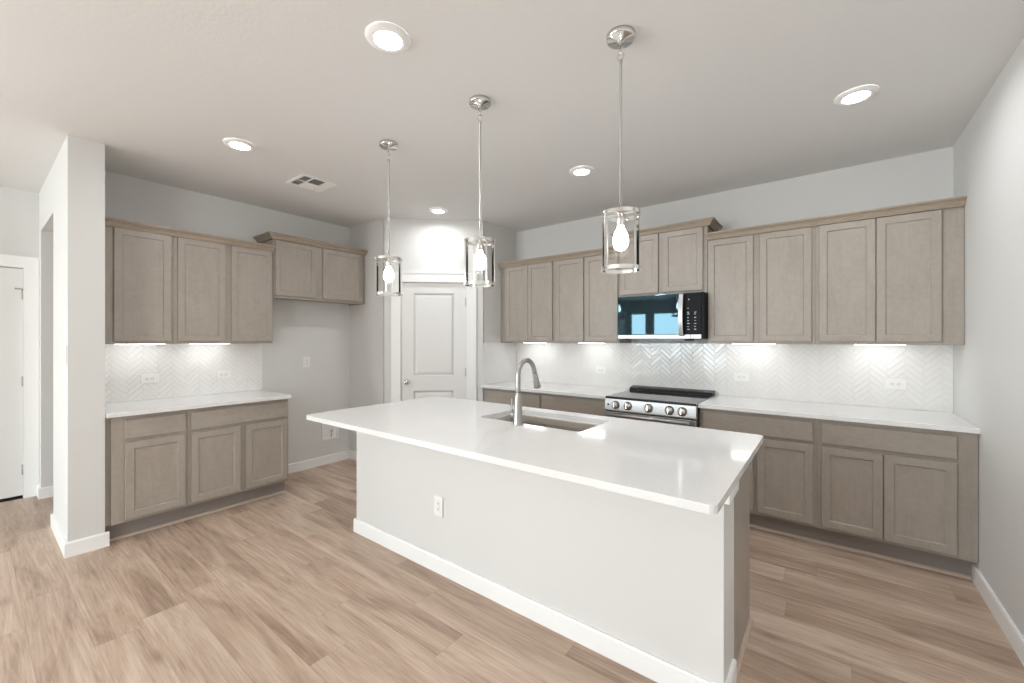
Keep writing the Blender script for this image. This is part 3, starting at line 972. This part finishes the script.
B().lathe([(0.0095, 0.0), (0.0095, -0.004), (0.001, -0.005)], seg=14, axis='y').build('power_button', M['rubber'], cp, loc=(-0.352, yf - 0.0048, 0.846), rot=(-sl, 0, 0))
dr_ = rb('oven_door', 'steel', [(-RW + 0.002, RW - 0.002, yf, yf + 0.044, 0.235, 0.783)], 0.003)
rb('oven_window', 'blackglass', [(-0.27, 0.27, yf - 0.0015, yf - 0.0002, 0.33, 0.66)], 0.0, dr_)
b = B().tube([(-0.345, yf - 0.045, 0.766), (0.345, yf - 0.045, 0.766)], 0.014, 14)
b.box(-0.325, -0.300, yf - 0.045, yf - 0.0002, 0.757, 0.775).box(0.300, 0.325, yf - 0.045, yf - 0.0002, 0.757, 0.775)
b.build('door_handle', M['steel'], dr_)
rb('storage_drawer', 'steel', [(-RW + 0.002, RW - 0.002, yf, yf + 0.044, 0.105, 0.228)], 0.003)
b = B()
prof = [(0.225, 0.9175), (0.240, 0.944), (0.330, 0.957), (0.345, 0.952), (0.345, 0.9175)]
b.loops([[(-RW, y, z) for y, z in prof], [(RW, y, z) for y, z in prof]])
rv = b.build('rear_vent', M['black'], t, bevel=0.002)
b = B()
for i in range(4):
    x0 = -0.30 + i * 0.155
    b.box(x0, x0 + 0.135, 0.262, 0.272, 0.9475, 0.9495, mat4=None)
b.build('vent_slots', M['slot'], rv)

# ------------------------------------------------------------------ microwave
t = thing('microwave', 'black glass over-range microwave with steel handle under the raised cabinet', 'microwave', (-1.1965, 3.94, 1.40))
MW, MH = 0.3755, 0.421
my = 3.702 - 3.94
rb('body', 'keypad', [(-MW, MW, my + 0.03, 0.200, 0.028, MH - 0.001), (MW - 0.016, MW, my + 0.001, my + 0.03, 0.028, MH - 0.001)], 0.002)
dx1 = 0.215
dg = rb('door_glass', 'bluedoor', [(-MW + 0.001, dx1, my, my + 0.029, 0.067, MH - 0.004)], 0.002)
kp = rb('control_panel', 'keypad', [(dx1 + 0.003, MW - 0.017, my, my + 0.029, 0.067, MH - 0.004)], 0.002)
st = rb('lower_trim', 'steel', [(-MW + 0.001, dx1 + 0.055, my - 0.001, my + 0.029, 0.029, 0.064)], 0.002)
rb('lower_trim', 'steel', [(dx1 + 0.058, MW - 0.017, my - 0.001, my + 0.029, 0.029, 0.064)], 0.002)
pts = []
for i in range(13):
    s = i / 12
    pts.append((dx1 - 0.012, my - 0.020 - 0.030 * math.sin(math.pi * s), 0.050 + s * 0.360))
ls = []
for p in pts:
    ls.append([(p[0] - 0.018, p[1] - 0.006, p[2]), (p[0] + 0.018, p[1] - 0.006, p[2]), (p[0] + 0.018, p[1] + 0.005, p[2]), (p[0] - 0.018, p[1] + 0.005, p[2])])
b = B().loops(ls)
b.box(dx1 - 0.024, dx1, my - 0.017, my - 0.0015, 0.06, 0.085).box(dx1 - 0.024, dx1, my - 0.017, my - 0.0005, 0.375, 0.40)
b.build('door_handle', M['steel'], t, bevel=0.002)
# printed keys on the control panel: small marks in rows
random.seed(3)
def key_mark(x0, w_, z0, h_):
    B().box(x0, x0 + w_, my - 0.0006, my - 0.0001, z0, z0 + h_).build('key_mark', M['print'], kp)
key_mark(dx1 + 0.040, 0.008, 0.358, 0.008)
for zz, n_ in ((0.285, 1), (0.250, 2), (0.235, 2), (0.205, 2), (0.18, 2), (0.155, 2), (0.13, 2), (0.105, 2)):
    for c in range(n_):
        key_mark(dx1 + 0.032 + c * 0.055, random.uniform(0.010, 0.020), zz, random.choice((0.004, 0.006)))
b = B().lathe([(0.0065, -0.0012), (0.0065, -0.002), (0.001, -0.0021)], (-0.075, my, 0.046), 16, 'y')
for k, strokes in enumerate((((0, 0, 0, 1), (0, 0, 1, 0)), ((0, 0, 0, 1), (0, 0, 1, 0), (0, 1, 1, 1), (1, 0, 1, 0.5), (0.5, 0.5, 1, 0.5)))):
    x0 = -0.062 + k * 0.011
    for sx, sz, ex, ez in strokes:
        b.box(x0 + min(sx, ex) * 0.007, x0 + max(sx, ex) * 0.007 + 0.0015, my - 0.0018, my - 0.0011, 0.041 + min(sz, ez) * 0.009, 0.041 + max(sz, ez) * 0.009 + 0.0015)
b.build('logo', M['greyprint'], st)
rb('bottom_vent', 'black', [(-0.20, 0.22, my + 0.02, 0.10, 0.008, 0.0278)], 0.002)

# ------------------------------------------------------------------ pendants
PY = 1.745
def make_pendant(x, label):
    t = thing('pendant_light', label, 'pendant light', (x, PY, H), 0, 'pendants over the island')
    B().lathe([(0.062, -0.0005), (0.062, -0.016), (0.058, -0.022), (0.020, -0.024), (0.012, -0.034), (0.004, -0.036)], seg=36).build('canopy', M['chrome'], t)
    b = B()
    for zc, rot in ((-0.046, 0), (-0.068, 1)):
        pts = []
        for i in range(18):
            a = 2 * PI * i / 18
            c, s = 0.0085 * math.cos(a), 0.015 * math.sin(a)
            pts.append((c, 0, zc + s) if rot == 0 else (0, c, zc + s))
        b.tube(pts, 0.0024, 8, closed=True)
    b.build('chain_links', M['chrome'], t)
    b = B()
    pts = [(0.0150 * math.cos(2 * PI * i / 24), 0, -0.095 + 0.0150 * math.sin(2 * PI * i / 24)) for i in range(24)]
    b.tube(pts, 0.0026, 8, closed=True)
    b.build('loop_ring', M['chrome'], t)
    B().lathe([(0.004, -0.106), (0.008, -0.110), (0.008, -0.122), (0.0062, -0.126), (0.0062, -0.762), (0.009, -0.766), (0.009, -0.785)], seg=14).build('stem', M['satin'], t)
    R_, zt_, zb_ = 0.083, -0.790, -1.030
    # rings: a flat band with small open lugs, held by a crossbar at the top
    for nm, zz in (('top_ring', zt_), ('bottom_ring', zb_)):
        b = B()
        b.loops([[(r * math.cos(2 * PI * i / 40), r * math.sin(2 * PI * i / 40), zz + dz) for i in range(40)] for r, dz in
                 ((R_ + 0.003, 0.008), (R_ + 0.003, -0.008), (R_ - 0.004, -0.008), (R_ - 0.004, 0.008), (R_ + 0.003, 0.008))], False, False, True, False)
        if nm == 'top_ring':
            b.box(-R_, R_, -0.006, 0.006, -0.0035 + zz, 0.0035 + zz).box(-0.006, 0.006, -R_, R_, -0.0035 + zz, 0.0035 + zz)
        for i in range(4):
            a = PI / 4 + i * PI / 2 + 0.35
            b.lathe([(0.005, 0), (0.005, 0.010), (0.001, 0.011)], (0, 0, 0), 10, 'x') if False else None
            b.box(R_ + 0.002, R_ + 0.010, -0.005, 0.005, zz - 0.006, zz + 0.006, mat4=Matrix.Rotation(a, 4, 'Z'))
        b.build(nm, M['chrome'], t)
    for i in range(4):
        a = PI / 4 + i * PI / 2 + 0.35
        b = B().box(R_ + 0.0035, R_ + 0.0065, -0.004, 0.004, zb_ + 0.006, zt_ - 0.006, mat4=Matrix.Rotation(a, 4, 'Z'))
        b.build('upright_bar', M['nickel'], t)
    b = B()
    b.loops([[(r * math.cos(2 * PI * i / 48), r * math.sin(2 * PI * i / 48), z) for i in range(48)] for r, z in
             ((R_ - 0.0045, zt_ - 0.002), (R_ - 0.0045, zb_ + 0.002))], False, False, True, True)
    b.build('glass_shade', M['shade'], t)
    B().lathe([(0.012, -0.776), (0.017, -0.790), (0.019, -0.800), (0.019, -0.840), (0.016, -0.842)], seg=20).build('socket', M['nickel'], t)
    B().lathe([(0.013, -0.842), (0.016, -0.852), (0.024, -0.866), (0.031, -0.884), (0.034, -0.905), (0.031, -0.926), (0.022, -0.941), (0.009, -0.949), (0.001, -0.950)], seg=24).build('bulb', M['bulb'], t)
    return t
p0 = make_pendant(-2.391, 'clear glass cylinder pendant farthest from the camera, before the pantry wall')
copy_thing(p0, (-1.556, PY, H), 'clear glass cylinder pendant in the middle, above the faucet area', 'pendants over the island')
copy_thing(p0, (-0.727, PY, H), 'clear glass cylinder pendant hanging nearest, in front of the microwave cabinets', 'pendants over the island')

# ------------------------------------------------------------------ recessed lights and vent
def make_downlight(x, y, label):
    t = thing('recessed_light', label, 'ceiling light', (x, y, H), 0, 'recessed ceiling lights')
    B().loops([[(r * math.cos(2 * PI * i / 48), r * math.sin(2 * PI * i / 48), z) for i in range(48)] for r, z in
               ((0.096, -0.0005), (0.096, -0.004), (0.092, -0.008), (0.070, -0.014), (0.062, -0.014), (0.060, -0.010))], False, False, True, True).build('trim_ring', M['white'], t)
    B().lathe([(0.0615, -0.0085), (0.0615, -0.0105), (0.040, -0.012), (0.001, -0.0125)], seg=40).build('lens', M['lens'], t)
    l = bpy.data.lights.new('downlight_beam', 'AREA')
    l.shape = 'DISK'
    l.size = 0.12
    l.energy = 4.2
    l.spread = math.radians(168)
    l.color = (0.95, 0.98, 1.0)
    lo = bpy.data.objects.new('downlight_beam', l)
    COL.objects.link(lo)
    lo.parent = t
    lo.location = (0, 0, -0.015)
    return t
d0 = make_downlight(-1.556, 1.132, 'largest recessed light, above the near side of the island')
for x, y, l in ((-3.214, 1.132, 'recessed light above the left cabinet run'), (-3.214, 2.955, 'recessed light in front of the pantry door'),
                (-1.556, 2.955, 'recessed light in front of the range and microwave'), (0.122, 2.955, 'recessed light at right, above the right aisle')):
    copy_thing(d0, (x, y, H), l, 'recessed ceiling lights')
for x, y, l in ((0.122, 1.132, 'recessed light overhead near the right wall, beside the camera'),):
    copy_thing(d0, (x, y, H), l, 'recessed ceiling lights')

t = thing('ceiling_vent', 'white metal air register in the ceiling near the left cabinets', 'vent', (-3.515, 1.785, H), 0)
b = B()
VX, VY = 0.148, 0.148
for x0, x1, y0, y1 in ((-VX, VX, -VY, -VY + 0.024), (-VX, VX, VY - 0.024, VY), (-VX, -VX + 0.024, -VY + 0.024, VY - 0.024), (VX - 0.024, VX, -VY + 0.024, VY - 0.024)):
    b.box(x0, x1, y0, y1, -0.009, -0.0005)
b.box(-VX + 0.024, VX - 0.024, -0.056, -0.042, -0.009, -0.002).box(-VX + 0.024, VX - 0.024, 0.060, 0.072, -0.009, -0.002)
b.box(-0.020, -0.008, -0.042, 0.060, -0.009, -0.002).box(-0.006, 0.006, -VY + 0.024, -0.056, -0.009, -0.002).box(-0.006, 0.006, 0.072, VY - 0.024, -0.009, -0.002)
b.build('frame', M['white'], t, bevel=0.0015)
B().box(-VX + 0.02, VX - 0.02, -VY + 0.02, VY - 0.02, -0.0012, -0.0006).build('duct_opening', M['slot'], t)
def louvers(x0, x1, y0, y1, along, tilt, step):
    b = B()
    if along == 'x':
        n_ = int((y1 - y0) / step)
        for i in range(n_):
            yc = y0 + (i + 0.5) * (y1 - y0) / n_
            b.box(x0, x1, -0.0075, 0.0075, -0.0006, 0.0006, mat4=Matrix.Translation((0, yc, -0.005)) @ Matrix.Rotation(tilt, 4, 'X'))
    else:
        n_ = int((x1 - x0) / step)
        for i in range(n_):
            xc = x0 + (i + 0.5) * (x1 - x0) / n_
            b.box(-0.0075, 0.0075, y0, y1, -0.0006, 0.0006, mat4=Matrix.Translation((xc, 0, -0.005)) @ Matrix.Rotation(tilt, 4, 'Y'))
    b.build('louvers', M['white'], t)
louvers(-VX + 0.024, VX - 0.024, -VY + 0.024, -0.056, 'x', 0.60, 0.017)
louvers(-VX + 0.024, VX - 0.024, 0.072, VY - 0.024, 'x', -0.60, 0.0145)
louvers(-0.008, VX - 0.024, -0.042, 0.060, 'y', 0.38, 0.018)
louvers(-VX + 0.024, -0.020, -0.042, 0.060, 'y', -0.45, 0.0145)
